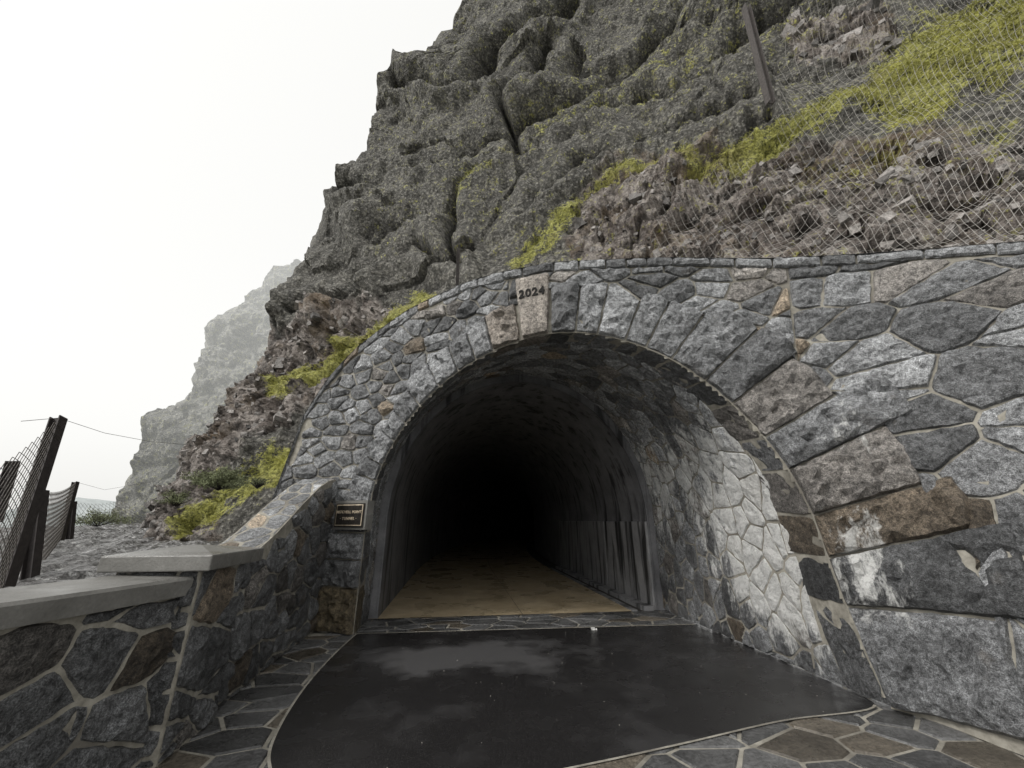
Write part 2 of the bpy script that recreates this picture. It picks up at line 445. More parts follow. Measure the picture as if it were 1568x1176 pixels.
while s<SMAX-.3:
    w=RU(.24,.50); e=min(s+w,SMAX); h=RU(.11,.15)
    poly=[(s,ztop(s)-h-.01),(e,ztop(e)-h-.01),(e,ztop(e)+.01),(s,ztop(s)+.01)]
    stone(cop,poly,lambda a,b,hh:W(a,b,hh+.03),.05,stonecol(1.15,.04),gap=.006)
    cop.add([W(s,ztop(s)+.005,.05),W(e,ztop(e)+.005,.05),W(e,ztop(e)+.03,-.55),W(s,ztop(s)+.03,-.55)],[(0,1,2,3)],stonecol())
    s=e
for z0 in np.arange(0,ztop(0),.35):
    p=W0(0,z0); z1=min(z0+.35,ztop(0)); mor.add([(p.x,p.y,z0),(p.x,p.y,z1),(p.x-.05,p.y+.9,z1),(p.x-.05,p.y+.9,z0)],[(0,1,2,3)])
mor.build("mortar_backing",M_mortar,portal); rub.build("rubble_stones",M_stone,portal); vou.build("arch_voussoirs",M_stone,portal); cop.build("coping_stones",M_stone,portal)
lin=MB(); lm=MB()
for a,b in zip(TT[:-1:3],TT[3::3]):
    for q in range(4):
        ya,yb=yf(a),yf(b); fa,fb=q/4,(q+1)/4
        lm.add([LP(a,ya+(YL-ya)*fa),LP(b,yb+(YL-yb)*fa),LP(b,yb+(YL-yb)*fb),LP(a,ya+(YL-ya)*fb)],[(0,1,2,3)])
def stain_skylit_l(w):
    a=1.2*math.exp(-(((w.y-4.95)/.95)**2+((w.z-1.05)/.75)**2))*(w.x>3)
    a+=.62*math.exp(-(((w.z-2.3)/.9)**2))*(w.x>2.8)  # sky light on the upper lining, painted as pale colour
    a+=.25*(w.x>2.0)
    return a
for poly in cells(0,PL,3.0,YL,.32,.27):
    cyy=sum(p[1] for p in poly)/len(poly); cxx=sum(p[0] for p in poly)/len(poly)
    if max(p[1] for p in poly)<yf(cxx)+.5: continue
    new=[(p[0],max(p[1],yf(p[0])+.42)) for p in poly]
    stone(lin,new,LP,.032,stonecol(1.15,.04),gap=.007,stain=stain_skylit_l,seg=.065)
lm.build("lining_mortar",M_mortar,portal); lin.build("lining_stones",M_stone,portal)
# ------------------------------------------------ letters
def text(name,body,size,loc,normal,mat,parent,ext=.004,off=.002):
    c=bpy.data.curves.new(name,'FONT'); c.body=body; c.size=size; c.align_x='CENTER'; c.align_y='CENTER'; c.extrude=ext; c.space_character=1.15; c.offset=off
    o=bpy.data.objects.new(name,c); c.materials.append(mat); link(o,parent)
    n=Vector(normal).normalized(); up=Vector((0,0,1)); x=up.cross(n).normalized(); y=n.cross(x)
    o.matrix_world=Matrix(((x.x,y.x,n.x,loc[0]),(x.y,y.y,n.y,loc[1]),(x.z,y.z,n.z,loc[2]),(0,0,0,1)))
    return o
ks,kz=I(tk,.68); p=W(ks+.015,kz,.118); nrm=W(ks,kz,1)-W(ks,kz,0)
text("incised_date","2024",.185,p,nrm,M_ink,portal,.010,.005)
plaque=empty("bronze_plaque")
pc=1.2
for s in np.linspace(.8,3,200):
    q=W(s,1.62,.1); u,v=proj(q)
    if u>538: pc=float(s);break
zz=1.6
for z in np.linspace(1,2.5,100):
    if proj(W(pc,z,.1))[1]<790: zz=float(z);break
n=(W(pc,zz,1)-W(pc,zz,0)).normalized(); c=W(pc,zz,.16); x=Vector((0,0,1)).cross(n).normalized(); up=Vector((0,0,1))
def plate(name,w,h,off,mat,d=.02):
    mb=MB(); vs=[c+n*(off+dd)+x*sx*w/2+up*sz*h/2 for dd in(-d,0) for sx,sz in((-1,-1),(1,-1),(1,1),(-1,1))]
    mb.add(vs,[(3,2,1,0),(4,5,6,7),(0,1,5,4),(1,2,6,5),(2,3,7,6),(3,0,4,7)]); return mb.build(name,mat,plaque,bevel=.003)
plate("backing_stone",.66,.44,-.01,M_conc,.16); plate("plate",.58,.36,.012,M_bronze); plate("border",.54,.32,.016,M_tan,.006); plate("field",.515,.295,.019,M_bronze,.006)
text("lettering","MITCHELL POINT",.058,c+n*.021+up*.045,n,M_tan,plaque,.002,.001); text("lettering_2","· TUNNEL ·",.060,c+n*.021-up*.055,n,M_tan,plaque,.002,.001)
# ------------------------------------------------ tunnel bore
bore=empty("tunnel_bore"); lb=MB(); OFF=.16; KZ=1+RISE; YE=40
def bend(Y): return .0072*max(0,Y-14)**2
Ys=[YL,YL+.02]+list(np.arange(YL+2.4,YE+2,2.4)); ts=np.linspace(0,PL,60)
for a,b in zip(ts[:-1],ts[1:]):
    x0,z0,_,_=prof(a,-.3,KZ);x1,z1,_,_=prof(b,-.3,KZ);x2,z2,_,_=prof(b,OFF,KZ);x3,z3,_,_=prof(a,OFF,KZ)
    lb.add([(x0,YL,z0),(x1,YL,z1),(x2,YL,z2),(x3,YL,z3)],[(0,1,2,3)])
for Y0,Y1 in zip(Ys[:-1],Ys[1:]):
    for a,b in zip(ts[:-1],ts[1:]):
        x2,z2,_,_=prof(b,OFF,KZ);x3,z3,_,_=prof(a,OFF,KZ)
        lb.add([(x3+bend(Y0),Y0,z3),(x2+bend(Y0),Y0,z2),(x2+bend(Y1-.03),Y1-.03,z2),(x3+bend(Y1-.03),Y1-.03,z3)],[(0,1,2,3)])
        x4,z4,_,_=prof(b,OFF-.03,KZ);x5,z5,_,_=prof(a,OFF-.03,KZ)
        lb.add([(x5+bend(Y1),Y1-.04,z5),(x4+bend(Y1),Y1-.04,z4),(x4+bend(Y1),Y1+.01,z4),(x5+bend(Y1),Y1+.01,z5)],[(0,1,2,3)])
lb.build("concrete_liner",M_liner,bore)
pn=MB()
for Y0 in np.arange(YL+.01,15,2.4):
    pn.box(3.755,3.85,Y0,Y0+2.385,.0,1.58)
pn.build("wall_panels",M_panel,bore,bevel=.008)
e=MB(); e.box(0,11,YE,YE+.4,-1,5.5); e.build("added_black_end_cap",M_ink,bore)  # added black wall, closes the bore and stands for its darkness
sh=MB()
for a,b in zip(ts[:-1],ts[1:]):
    x2,z2,_,_=prof(b,-.35,KZ);x3,z3,_,_=prof(a,-.35,KZ)
    for Y0,Y1 in zip(Ys[1:-1],Ys[2:]):
        sh.add([(x3+bend(Y0),Y0,z3),(x2+bend(Y0),Y0,z2),(x2+bend(Y1),Y1,z2),(x3+bend(Y1),Y1,z3)],[(0,1,2,3)])
sh.build("outer_shell",M_liner,bore)
sf=MB(); sf.box(-1.9,12,YL-.05,YE,-.5,-.055); sf.build("added_light_block_slab",M_liner,bore)  # unseen slab added to stop light leaking up through the floor joints
fl=MB(); fb=MB()
for Y0 in np.arange(YL-.02,YE,4.8):
    Y1=Y0+4.8
    for x0,x1 in ((-1.6,1.23),(1.24,3.3)):
        nn=4
        for q in range(nn):
            ya=Y0+(Y1-Y0)*q/nn; yb=Y0+(Y1-Y0)*(q+1)/nn-(.012 if q==nn-1 else 0)
            fl.add([(x0+bend(ya),ya,.004),(x1+bend(ya),ya,.004),(x1+bend(yb),yb,.004),(x0+bend(yb),yb,.004)],[(0,1,2,3)])
fl.build("floor_slabs",M_floor,bore)
for Y0 in np.arange(YL-.02,YE,1.2):
    Y1=Y0+1.2
    fb.add([(-1.7+bend(Y0),Y0,-.006),(4.2+bend(Y0),Y0,-.006),(4.2+bend(Y1),Y1,-.006),(-1.7+bend(Y1),Y1,-.006)],[(0,1,2,3)])
fb.build("floor_joint_filler",M_dk,bore)
kb=MB(); kb.box(3.3,3.42,YL,15,-.02,.014); kb.box(3.54,3.75,YL,15,-.05,.07); kb.build("drain_kerb",M_panel,bore)
# ------------------------------------------------ paving and asphalt
AP=[(-1.42,6.98),(-1.47,6.0),(-1.46,5.0),(-1.36,4.1),(-1.21,3.6),(-.9,3.22),(-.3,3.12),(.82,3.3),(1.8,3.5),(2.8,3.72),(3.80,3.84),(3.93,4.3),(3.96,5.2),(3.96,6.4),(3.96,6.85)]
APs=[tuple(p) for p in cr(AP,8)]
asp=MB(); cxm=(1.25,5.2)
asp.add([(x,y,.004) for x,y in APs]+[(cxm[0],cxm[1],.004)],[(i,(i+1)%len(APs),len(APs)) for i in range(len(APs))])
asp.build("asphalt_road",M_asph)
pv=empty("flagstone_paving"); pm=MB(); pm.add([(-4.8,-3,-.012),(5.2,-3,-.012),(5.2,7.94,-.012),(-4.8,7.94,-.012)],[(0,1,2,3)]); pm.build("paving_bed",M_mortar,pv)
ps=MB()
for poly in cells(-3.2,4.8,-1.5,6.98,.40,.31,jit=.42)+cells(-1.9,4.2,6.98,YL,.40,.24):
    if sum(inpoly(x,y,APs) for x,y in poly)==len(poly): continue
    g=RU(.05,.125); col=(g*1.15,g,g*.8) if R()<.12 else (g,g,g*1.0)
    stone(ps,poly,lambda a,b,h:(a,b,h-.004),0,col,gap=.009,flat=True)
ps.build("flagstones",M_pav,pv)
bd=MB()
for i in range(len(APs)-1):
    p=np.array(APs[i]);q=np.array(APs[i+1]); d=(q-p)/max(1e-6,np.linalg.norm(q-p)); nn=np.array((d[1],-d[0]))*.011
    if p[0]>3.85: continue
    bd.add([(*(p+nn),.008),(*(q+nn),.008),(*(q-nn),.008),(*(p-nn),.008)],[(0,3,2,1)])
bd.add([(-1.42,6.965,.009),(3.9,6.83,.009),(3.9,6.86,.009),(-1.42,6.995,.009)],[(0,1,2,3)])
bd.build("mortar_border",M_mortar,pv)
# ------------------------------------------------ left parapet, pier, wing wall
def vwall(pts,n=20):
    C=cr(pts,n); L=np.concatenate([[0],np.cumsum(np.hypot(*(np.diff(C,axis=0).T)))])
    def F(s,z,h=0):
        x=np.interp(s,L,C[:,0]);y=np.interp(s,L,C[:,1]); a=np.array((np.interp(s+.05,L,C[:,0])-np.interp(s-.05,L,C[:,0]),np.interp(s+.05,L,C[:,1])-np.interp(s-.05,L,C[:,1]))); a/=np.linalg.norm(a)+1e-9
        return Vector((float(x+a[1]*h),float(y-a[0]*h),float(z)))
    return F,float(L[-1])
def masonry(name,pts,zt,thick,parent,cw=.36,ch=.27,dark=.8,topstones=False,zb=-.05):
    F,L=vwall(pts); mo=MB(); sn=MB(); n=int(L/.12)+1
    ss=np.linspace(0,L,n+1)
    for a,b in zip(ss[:-1],ss[1:]):
        mo.add([F(a,zb),F(b,zb),F(b,zt(b)),F(a,zt(a)),F(a,zb,-thick),F(b,zb,-thick),F(b,zt(b),-thick),F(a,zt(a),-thick)],[(0,1,2,3),(5,4,7,6),(3,2,6,7)])
    for a in (0,L): mo.add([F(a,zb),F(a,zt(a)),F(a,zt(a),-thick),F(a,zb,-thick)],[(0,1,2,3)])
    zm=max(zt(a) for a in ss)
    for poly in cells(0,L,0,zm,cw,ch):
        c_=sum(p[0] for p in poly)/len(poly); z_=sum(p[1] for p in poly)/len(poly)
        if z_>zt(c_)-.04: continue
        stone(sn,[(p[0],min(p[1],zt(p[0]))) for p in poly],F,RU(.035,.06),stonecol(dark,.08),gap=.008,seg=.045)
    if topstones:
        for poly in cells(0,L,0,thick,.28,.22):
            stone(sn,poly,lambda a,b,h:Vector(F(a,zt(a),-b))+Vector((0,0,h)),.012,stonecol(1.5,.05),gap=.008)
    mo.build(name+"_mortar",M_mortar,parent); sn.build(name+"_stones",M_stone,parent); return F,L
par=empty("stone_parapet_wall"); pp=[(-4.6,-1.0),(-3.35,1.0),(-2.5,2.5),(-2.06,3.74)]
PF,PLn=masonry("parapet",pp,lambda s:1.06,.40,par,.34,.26)
cp=MB(); ss=np.linspace(0,PLn-.06,40)
for a,b in zip(ss[:-1],ss[1:]):
    q=[]
    for s in(a,b):
        q+=[PF(s,1.06,.07),PF(s,1.17,.08),PF(s,1.19,.06),PF(s,1.21,-.42),PF(s,1.19,-.45),PF(s,1.06,-.45)]
    cp.add(q,[(i,(i+1)%6,(i+1)%6+6,i+6) for i in range(6)])
cp.build("coping_slab",M_conc,par,smooth=False)
pier=empty("stone_pier")
YP0,YP1=3.69,4.36
for nm,pts in (("front",[(-2.58,YP0),(-2.28,YP0),(-1.985,YP0)]),("side",[(-1.98,YP0+.004),(-1.98,4.03),(-1.98,YP1)])):
    masonry("pier_"+nm,pts,lambda s:1.235 if nm=="front" else 1.238,.28,pier,.28,.22)
cap=MB(); x0,x1,y0,y1=-2.66,-1.88,3.60,4.48
vs=[(x0,y0,1.23),(x1,y0,1.23),(x1,y1,1.23),(x0,y1,1.23),(x0,y0,1.345),(x1,y0,1.345),(x1,y1,1.345),(x0,y1,1.345),((x0+x1)/2-.05,(y0+y1)/2,1.40),((x0+x1)/2+.05,(y0+y1)/2,1.40)]
cap.add(vs,[(3,2,1,0),(0,1,5,4),(1,2,6,5),(2,3,7,6),(3,0,4,7),(4,5,9,8),(5,6,9),(6,7,8,9),(7,4,8)]); cap.build("pier_cap",M_conc,pier,bevel=.01)
wing=empty("stone_wing_wall")
zw=lambda s: float(np.interp(s,[0,.4,.9,1.6,2.2,2.6,3.0,3.4],[1.24,1.28,1.46,1.80,2.08,2.22,2.27,2.27]))
masonry("wing",[(-2.06,4.34),(-2.10,5.4),(-2.12,6.4),(-2.10,7.35)],zw,.45,wing,.34,.24,.8,topstones=True)
# ------------------------------------------------ cliff sheets
def segd(U,V,line):
    D=np.full(U.shape,1e9)
    for (a,b),(c,d) in zip(line[:-1],line[1:]):
        L2=(c-a)**2+(d-b)**2; t=np.clip(((U-a)*(c-a)+(V-b)*(d-b))/L2,0,1)
        D=np.minimum(D,np.hypot(U-a-t*(c-a),V-b-t*(d-b)))
    return D
CURL=8
def sheet(vr,sil,fr,rtab,nf,nv,curl=CURL,rightu=1780):
    vs=np.linspace(vr[0],vr[1],nv); sv=[p[1] for p in sil]; su=[p[0] for p in sil]
    us0=np.interp(vs,sv,su)
    f=np.linspace(0,1,nf)**1.15
    U=us0[:,None]+f[None,:]*(rightu-us0[:,None]); V=np.repeat(vs[:,None],nf,1)
    rv=sorted(rtab); Rr=np.zeros_like(U)
    cols=np.array([rtab[k] for k in rv])
    tmp=np.stack([np.interp(vs,rv,cols[:,j]) for j in range(len(fr))],1)
    for i in range(nv): Rr[i]=np.interp(f,fr,tmp[i])
    for _ in range(12):
        Rr[1:-1]=(Rr[:-2]+2*Rr[1:-1]+Rr[2:])/4; Rr[:,1:-1]=(Rr[:,:-2]+2*Rr[:,1:-1]+Rr[:,2:])/4
    k=np.arange(curl,0,-1); U=np.concatenate([U[:,:1]+k[None,:]**1.3*3.0,U],1); V=np.concatenate([V[:,:1]+0*k[None,:],V],1)
    Rr=np.concatenate([Rr[:,:1]*(1+.02*k[None,:]**1.4),Rr],1)
    a,b,c=sightdir(U,V); P=np.stack([a*Rr,b*Rr,CAMZ+c*Rr],-1)
    return U,V,Rr,P
def normals(P,curl=CURL):
    du=np.gradient(P,axis=1);dv=np.gradient(P,axis=0); n=np.cross(du,dv); n/=np.linalg.norm(n,axis=-1,keepdims=True)+1e-9
    v=P-np.array([0,0,CAMZ]); s=np.sign((n*v).sum(-1,keepdims=True)); n=-n*s
    n[:,:curl+4]=n[:,curl+4:curl+5]
    for _ in range(30):
        n[1:-1]=(n[:-2]+n[1:-1]+n[2:])/3; n[:,1:-1]=(n[:,:-2]+n[:,1:-1]+n[:,2:])/3
    return n/(np.linalg.norm(n,axis=-1,keepdims=True)+1e-9)
sil=[(800,-220),(752,-60),(735,-20),(712,2),(690,22),(684,46),(655,60),(645,78),(640,96),(612,98),(600,112),(585,122),(572,160),(564,200),(556,228),(538,252),(518,288),(490,340),(465,378),(445,410),(430,440),(412,485),(392,540),(372,570),(345,600),(325,650),(300,690),(270,740),(235,800),(180,900)]
rt={-220:[54,48,43,35,27],0:[45,40,32,24,15],100:[38,33,26,18,11.5],200:[33,27,19,13,9.6],300:[29,21,14,10.3,8.2],400:[26,16.5,10.6,8.5,7.6],500:[23,12.6,10,9,8.2],600:[20,12.2,10.5,9.5,8.6],700:[18,12.2,10.7,9.5,9],800:[17,12,11,10,9],900:[16,12,11,10,9]}
U,V,Rr,P=sheet((-220,900),sil,[0,.15,.38,.62,1],rt,430,400)
nv,nf=U.shape
WU=np.zeros_like(U);WV=np.zeros_like(U)
for i in range(0,nv):
    for j in range(0,nf):
        q=Vector((U[i,j]*.02,V[i,j]*.02,5)); WU[i,j]=noise.noise(q)*14; WV[i,j]=noise.noise(q+Vector((9,3,1)))*14+noise.noise(q*3.3)*5
creases=[[(690,312),(735,270),(790,235),(880,186),(1000,142),(1150,90),(1250,40)],[(760,215),(830,172),(900,140),(960,100),(1040,42),(1100,-10)],[(520,300),(600,280),(690,250),(760,215)],[(600,120),(690,140),(800,60),(880,0)],[(560,360),(650,335),(690,312)],[(430,470),(520,455),(640,380),(700,395)],[(1000,330),(1080,250),(1180,180)],[(790,235),(770,170),(840,80)],[(690,312),(700,400)],[(800,330),(900,250),(1010,200),(1150,150)],[(1100,90),(1180,30),(1260,-30)]]
crD=np.minimum.reduce([segd(U+WU,V+WV,c) for c in creases])
mossd=[([(1700,20),(1568,40),(1450,75),(1400,130)],85,.95),([(1400,115),(1250,185),(1150,240),(1060,255)],22,.9),([(1060,240),(960,265),(880,325),(790,405)],13,.8),([(650,455),(600,490),(560,515),(480,560),(425,585)],18,1.35),([(440,705),(370,755),(300,805)],24,1.0),([(1230,40),(1000,110),(820,190)],60,.40),([(690,318),(790,245),(880,196),(1000,150)],14,.6),([(1540,190),(1400,230),(1240,270)],50,.45),([(1040,50),(900,150),(700,300)],60,.34)]
moss=np.zeros_like(U)
for l,w,s in mossd: moss=np.maximum(moss,s*np.exp(-(segd(U+WU,V+WV,l)/w)**2))
moss=np.maximum(moss,.25*((U>560)&(V<400)))
rubz=np.zeros_like(U)
for l,w in (([(1750,290),(1568,300),(1350,310),(1150,310),(960,355)],100),([(560,520),(440,560),(330,660),(270,790)],70),([(1330,40),(1240,60)],50)): rubz=np.maximum(rubz,np.exp(-(segd(U+WU,V+WV,l)/w)**4))
Nn=normals(P); D=np.zeros_like(U)
for i in range(nv):
    for j in range(nf):
        p=Vector(P[i,j]); r=Rr[i,j]; far=min(1,max(0,(r-9)/16)); mid=min(1,max(0,(r-8.5)/6)); rz=rubz[i,j]
        w=p+noise.noise_vector(p*.7)*.35
        d=far*(.75*facet(w,.2)+1.0*noise.noise(p*.2)) +mid*.38*noise.noise(w*.55)+ (.08+.11*mid+.25*rz)*facet(w,.9)
        d+=(.03+.34*rz)*min(1,r/11)*facet(w,1.7)+(.105+.05*rz)*noise.fractal(w*1.4,.85,2.1,5)*min(1.5,r/10)+.12*rz*facet(w,3.6)
        D[i,j]=d
D+= -.034*Rr*np.exp(-(crD/5)**2)+.022*Rr*np.exp(-((crD-20)/13)**2)
D*=np.clip((Rr-6.5)/2.5,.25,1)
# shade of the hollows, painted into the cliff colour
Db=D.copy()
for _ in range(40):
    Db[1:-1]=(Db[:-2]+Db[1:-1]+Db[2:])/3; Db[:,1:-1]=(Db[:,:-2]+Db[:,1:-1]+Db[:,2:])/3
cav_shade=np.clip((Db-D)/(.012*Rr+.02)-.3,0,1)*.6
crk_shade=np.maximum(np.exp(-(crD/3.8)**2)*(Rr>9.5),cav_shade)
PD=P+Nn*D[...,None]
def build_sheet(name,PD,cols,mat,kill=None):
    nv,nf=PD.shape[:2]; idx=np.arange(nv*nf).reshape(nv,nf)
    q=np.stack([idx[:-1,:-1],idx[1:,:-1],idx[1:,1:],idx[:-1,1:]],-1).reshape(-1,4)
    if kill is not None: k=kill.ravel(); q=q[~(k[q].any(1))]
    m=bpy.data.meshes.new(name); m.from_pydata(PD.reshape(-1,3).tolist(),[],q.tolist()); m.update()
    a=m.color_attributes.new("Col",'FLOAT_COLOR','POINT'); a.data.foreach_set("color",np.concatenate([cols,np.ones(cols.shape[:2]+(1,))],-1).astype(np.float32).ravel())
    m.materials.append(mat); return link(bpy.data.objects.new(name,m))
kill=((PD[...,0]>-1.9)&(PD[...,0]<4.9)&(PD[...,2]<4.75))|((PD[...,0]>=4.9)&(PD[...,2]<3.6))
build_sheet("basalt_cliff",PD,np.stack([moss,rubz,crk_shade],-1),M_cliff,kill)
sil2=[(470,380),(432,410),(405,425),(385,450),(368,470),(340,480),(318,494),(308,530),(302,570),(292,600),(262,622),(240,642),(222,680),(203,710),(186,750),(178,800),(170,860)]
sil2=sorted(sil2,key=lambda p:p[1])
rt2={380:[75,60],600:[68,50],860:[60,45]}
U2,V2,R2,P2=sheet((400,850),sil2,[0,1],rt2,130,150,6,560)
N2=normals(P2,6); D2=np.zeros_like(U2)
for i in range(U2.shape[0]):
    for j in range(U2.shape[1]):
        p=Vector(P2[i,j]); D2[i,j]=.9*facet(p,.12)+.7*facet(p,.35)+1.6*noise.fractal(p*.2,.8,2.1,6)
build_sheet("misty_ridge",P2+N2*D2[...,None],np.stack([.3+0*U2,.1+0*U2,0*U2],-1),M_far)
# moss grass tufts
gr=MB(); cand=np.argwhere((moss>.5)&(Rr<22)&~kill&(V<830)); pick=cand[np.random.choice(len(cand),min(len(cand),9000),replace=False)]
for i,j in pick:
    p=Vector(PD[i,j]); 
    if noise.noise(p*1.6)+.6*noise.noise(p*4)<.03: continue
    n=Vector(Nn[i,j]); r=Rr[i,j]; 
    for k in range(7):
        o=p+Vector((RU(-.1,.1),RU(-.1,.1),RU(-.05,.05))); L=RU(.04,.11)*(.6+r/18); t=(n*.6+Vector((RU(-.6,.6),RU(-.6,.6),RU(-.7,.3)))).normalized()*L
        s=Vector((RU(-1,1),RU(-1,1),RU(-.3,.3))).normalized()*.005*(.5+r/10)
        gr.add([o-s,o+s,o+t*.6,o+t+Vector((0,0,-.02))],[(0,1,2),(0,2,3)])
gr.build("moss_grass",M_moss)
# loose rocks
rk=MB()
def rock(mb,c,s,col):
    vs=[]; rot=Matrix.Rotation(RU(0,3),3,'Z')@Matrix.Rotation(RU(0,3),3,'X')
    for z in(-1,1):
        for y in(-1,1):
            for x in(-1,1): vs.append(Vector(c)+rot@Vector((x*RU(.45,1.1),y*RU(.45,1.1),z*RU(.3,.9)))*s)
    mb.add(vs,[(0,2,3,1),(4,5,7,6),(0,1,5,4),(2,6,7,3),(0,4,6,2),(1,3,7,5)],col)
cand=np.argwhere((rubz>.5)&(moss<.5)&~kill); pick=cand[np.random.choice(len(cand),1200,replace=False)]
for i,j in pick:
    g=RU(.07,.36); col=(g*1.05,g*.98,g*.92,0); rock(rk,PD[i,j]-Nn[i,j]*.02,RU(.02,.08)*(Rr[i,j]/11)*(1 if R()<.9 else 2.0),col)
rk.build("loose_rocks",M_rock)
gt=MB()
for _ in range(70):
    x,y=RU(-1.4,3.9),RU(3.3,6.8)
    if inpoly(x,y,APs): rock(gt,(x,y,.006),RU(.002,.005),(.25,.24,.22,0))
rock(gt,(2.15,6.75,.012),.03,(.6,.6,.58,0)); rock(gt,(2.2,6.72,.01),.018,(.6,.6,.58,0))
gt.build("road_grit",M_rock)
# netting
PS=PD.copy()
for _ in range(10):
    PS[1:-1]=(PS[:-2]+PS[1:-1]+PS[2:])/3; PS[:,1:-1]=(PS[:,:-2]+PS[:,1:-1]+PS[:,2:])/3
PS=PS+Nn*.12
cu=bpy.data.curves.new("rockfall_netting",'CURVE'); cu.dimensions='3D'; cu.bevel_depth=.0032; cu.bevel_resolution=0
netok=(~kill)&(U>1000)&(V>-40)&((U>1190)|(V>235+(1190-U)*.25))
def spl(seq):
    run=[]
    def flush():
        if len(run)>3:
            s=cu.splines.new('POLY'); s.points.add(len(run)-1)
            s.points.foreach_set("co",[float(c) for p in run for c in (p[0],p[1],p[2],1)])
    for i,j in seq:
        if 0<=i<nv and 0<=j<nf and netok[i,j]: run.append(PS[i,j])
        else:
            flush(); run=[]
    flush()
for k in range(-nv,nf,5): spl([(i,k+i) for i in range(nv)])
for k in range(0,nf+nv,5): spl([(i,k-i) for i in range(nv)])
cu.materials.append(M_wire); link(bpy.data.objects.new("rockfall_netting",cu))
# ------------------------------------------------ posts and fence
def post(name,a,b,w,mat=M_rust):
    mb=MB(); a=Vector(a);b=Vector(b); t=(b-a).normalized(); x=t.cross(Vector((0,1,0))).normalized(); y=t.cross(x)
    def pl(c,wx,wy):
        vs=[q+c+x*sx*wx/2+y*sz*wy/2 for q in(a,b) for sx,sz in((-1,-1),(1,-1),(1,1),(-1,1))]
        mb.add(vs,[(0,1,2,3),(7,6,5,4),(0,4,5,1),(1,5,6,2),(2,6,7,3),(3,7,4,0)])
    pl(Vector((0,0,0)),w*.8,w*.12); pl(x*w*.46,w*.12,w); pl(-x*w*.46,w*.12,w)
    return mb.build(name,mat)
post("steel_net_post",sight(1180,158,13.0),sight(1142,10,15.5),.15,M_gpost)
post("steel_fence_post",sight(700,445,9.0),sight(702,380,9.3),.07,M_gpost)
q0=Vector(sight(5,900,6.2)); q1=Vector(sight(90,640,6.9)); post("steel_fence_post",q0,q1,.10)
q2=Vector(sight(45,890,7.2)); q3=Vector(sight(62,752,7.4)); post("steel_fence_post",q2,q3,.10)
q4=Vector(sight(92,828,15)); q5=Vector(sight(116,738,15.3)); post("steel_fence_post",q4,q5,.10)
q6=Vector(sight(-8,800,11)); q7=Vector(sight(20,706,11)); post("steel_fence_post",q6,q7,.12)
q8=Vector(sight(106,826,18)); q9=Vector(sight(112,768,18)); post("steel_fence_post",q8,q9,.12)
cf=bpy.data.curves.new("wire_fence",'CURVE'); cf.dimensions='3D'; cf.bevel_depth=.003; cf.bevel_resolution=0
def wire(c,pts):
    s=c.splines.new('POLY'); s.points.add(len(pts)-1)
    s.points.foreach_set("co",[float(k) for p in pts for k in (p[0],p[1],p[2],1)])
def panel(a0,a1,b0,b1,n,m):
    for k in range(-m,n+1):
        for sg in (1,-1):
            pts=[]
            for t in range(m+1):
                x=(k+t)/n if sg>0 else 1-(k+t)/n; y=t/m
                if 0<=x<=1:
                    pts.append(a0.lerp(b0,x).lerp(a1.lerp(b1,x),y)+Vector((0,0,-.1*math.sin(math.pi*x)*y)))
            if len(pts)>1: wire(cf,pts)
panel(q0,q1,Vector(sight(-90,980,4.2)),Vector(sight(-90,760,4.4)),16,16)
panel(q4,q5,q2,q3,34,7)
panel(q8,q9,Vector(sight(235,815,19)),Vector(sight(190,765,19)),14,6)
wire(cf,[sight(32,645,6.8),q1,sight(160,663,7.6),sight(230,676,8.5),sight(392,690,11)])
wire(cf,[q5,sight(160,750,15),sight(250,735,15)])
cf.materials.append(M_wired); link(bpy.data.objects.new("wire_fence",cf))
# ------------------------------------------------ rocky ground left, big ground, hills
xs=np.linspace(-34,-2.45,190); ys=np.linspace(-3,40,200)
gx,gy=np.meshgrid(xs,ys)
gz=np.zeros_like(gx)
for i in range(gx.shape[0]):
    for j in range(gx.shape[1]):
        p=Vector((gx[i,j],gy[i,j],0)); e=max(0,-gx[i,j]-24)
        gz[i,j]=1.0+.012*max(0,gy[i,j]-8)+.16*facet(p,1.4)+.12*noise.fractal(p*1.6,.8,2,4)-e*.9-(.35 if gx[i,j]>-3.2 else 0)-(.25*max(0,5-gy[i,j]))
build_sheet("rocky_ground",np.stack([gx,gy,gz],-1),np.zeros(gx.shape+(3,)),M_grav)
def mat_ground():
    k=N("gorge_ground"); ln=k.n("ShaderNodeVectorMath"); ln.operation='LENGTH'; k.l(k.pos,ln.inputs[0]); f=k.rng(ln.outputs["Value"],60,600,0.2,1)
    k.col(k.mix(f,(.10,.11,.09),(.30,.30,.285))); k.b.inputs["Emission Color"].default_value=(.93,.93,.90,1); k.l(k.math('MULTIPLY',f,.22),k.b.inputs["Emission Strength"]); k.rough(1); k.b.inputs["Specular IOR Level"].default_value=0; return k.m  # fog painted in: ground pales and glows with distance
g=MB(); g.add([(-6000,-6000,-45),(6000,-6000,-45),(6000,6000,-45),(-6000,6000,-45)],[(0,1,2,3)]); g.build("ground",mat_ground())
def mat_hill():
    k=N("misty_hill"); k.col(k.mix(k.rng(k.noise(.03,6,.7),.4,.6),(.12,.135,.13),(.24,.26,.255))); k.b.inputs["Emission Color"].default_value=(.9,.93,.92,1); k.b.inputs["Emission Strength"].default_value=.30; k.rough(1); k.b.inputs["Specular IOR Level"].default_value=0; return k.m  # mist painted in as an even glow on the hills
hl=MB(); prev=None
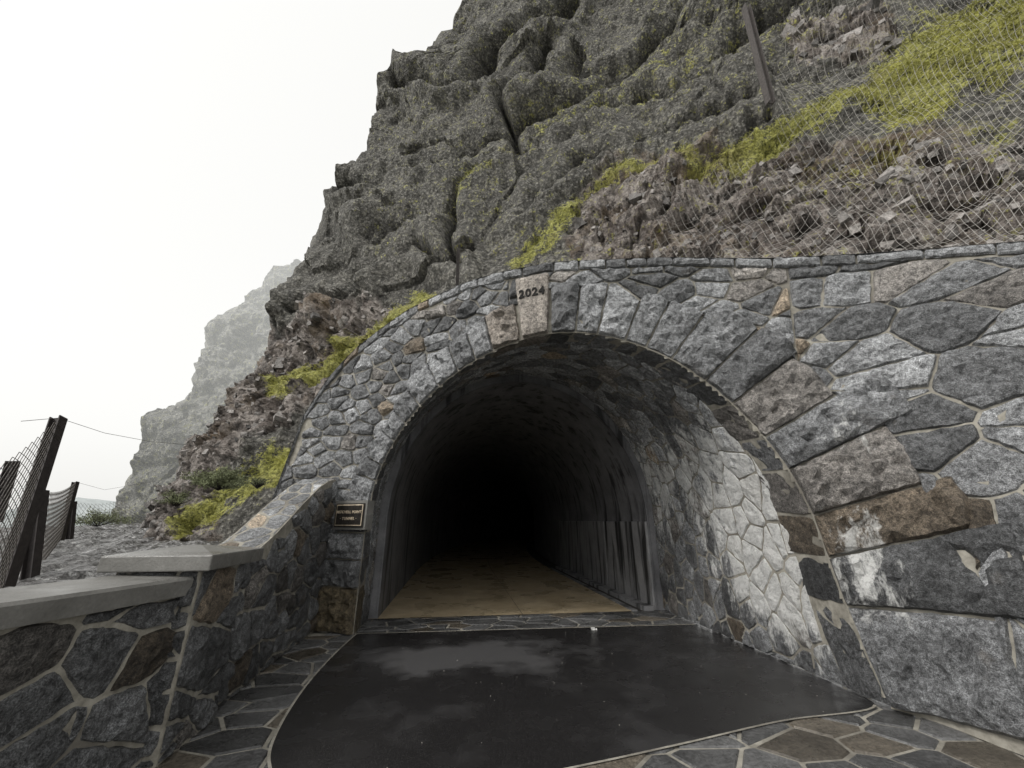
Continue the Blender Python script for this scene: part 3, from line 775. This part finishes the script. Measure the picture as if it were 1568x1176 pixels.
for k in range(120):
    u=-400+k*8; v=778-8*noise.fractal(Vector((k*.09,3,1)),.8,2,5)-16*math.exp(-((u-150)/60)**2)
    t_=Vector(sight(u,v,700)); m_=Vector((t_.x*.9,t_.y*.9,-10)); b_=Vector((t_.x*.75,t_.y*.75,-46))
    if prev: hl.add([prev[0],t_,m_,prev[1],b_,prev[2]],[(0,1,2,3),(3,2,4,5)])
    prev=(t_,m_,b_)
hl.build("distant_hills",mat_hill(),smooth=True)
# shrubs
def shrub(c,rad,n,name="evergreen_shrub"):
    e=empty(name); br=MB(); lf=MB(); c=Vector(c); nb=36
    for k in range(nb):
        a=RU(0,6.28); el=RU(0,1.3); rr=rad*RU(.4,1.05); tip=c+Vector((math.cos(a)*math.cos(el),math.sin(a)*math.cos(el),math.sin(el)*.55))*rr
        mid=c.lerp(tip,.55)+Vector((RU(-1,1),RU(-1,1),RU(-.2,.8)))*rad*.12
        br.beam(c-Vector((0,0,.1)),mid,.014); br.beam(mid,tip,.009)
        for i in range(n//nb):
            t=RU(.3,1.0); o=(c.lerp(mid,t*2) if t<.5 else mid.lerp(tip,t*2-1))+Vector((random.gauss(0,1),random.gauss(0,1),random.gauss(0,.7)))*rad*.07
            d=Vector((RU(-1,1),RU(-1,1),RU(-.8,1))).normalized()*rad*.05; s=Vector((RU(-1,1),RU(-1,1),RU(-1,1))).normalized()*rad*.018
            lf.add([o-s,o+s,o+d],[(0,1,2)])
    br.build("branches",M_rust,e); lf.build("foliage",M_shrub,e)
shrub(sight(335,745,13.0),.95,8000); shrub(sight(270,770,16),.7,3000); shrub(sight(395,742,12.3),.4,2000); shrub(sight(150,803,28),1.4,3000)
# ------------------------------------------------ world, sun, camera
w=bpy.data.worlds.new("World"); scene.world=w; w.use_nodes=True; nt=w.node_tree
bg=nt.nodes["Background"]; sk=nt.nodes.new("ShaderNodeTexSky"); sk.sky_type='NISHITA'; sk.sun_disc=False; sk.sun_elevation=math.radians(45); sk.sun_rotation=math.radians(235)
sk.dust_density=6
hs=nt.nodes.new("ShaderNodeHueSaturation"); hs.inputs["Saturation"].default_value=.15; nt.links.new(sk.outputs[0],hs.inputs["Color"]); nt.links.new(hs.outputs[0],bg.inputs[0]); bg.inputs[1].default_value=.05
b2=nt.nodes.new("ShaderNodeBackground"); b2.inputs[0].default_value=(.97,.965,.935,1); b2.inputs[1].default_value=.88
ad=nt.nodes.new("ShaderNodeAddShader"); nt.links.new(bg.outputs[0],ad.inputs[0]); nt.links.new(b2.outputs[0],ad.inputs[1]); nt.links.new(ad.outputs[0],nt.nodes["World Output"].inputs[0])
sd=bpy.data.lights.new("sun",'SUN'); sd.energy=1.5; sd.angle=math.radians(11); sd.color=(1,.97,.93); so=bpy.data.objects.new("sun",sd); link(so)
dirv=Vector((-.78,-.40,.85)); so.rotation_euler=dirv.to_track_quat('Z','Y').to_euler()
cam=bpy.data.cameras.new("camera"); co=bpy.data.objects.new("camera",cam); link(co); co.location=(0,0,CAMZ)
co.rotation_euler=(math.radians(90)+PIT,0,-YAW); cam.sensor_width=36; cam.lens=FP/1568*36; cam.clip_start=.05; cam.clip_end=12000
scene.camera=co
scene.view_settings.view_transform='Standard'; scene.view_settings.look='None'; scene.view_settings.exposure=0
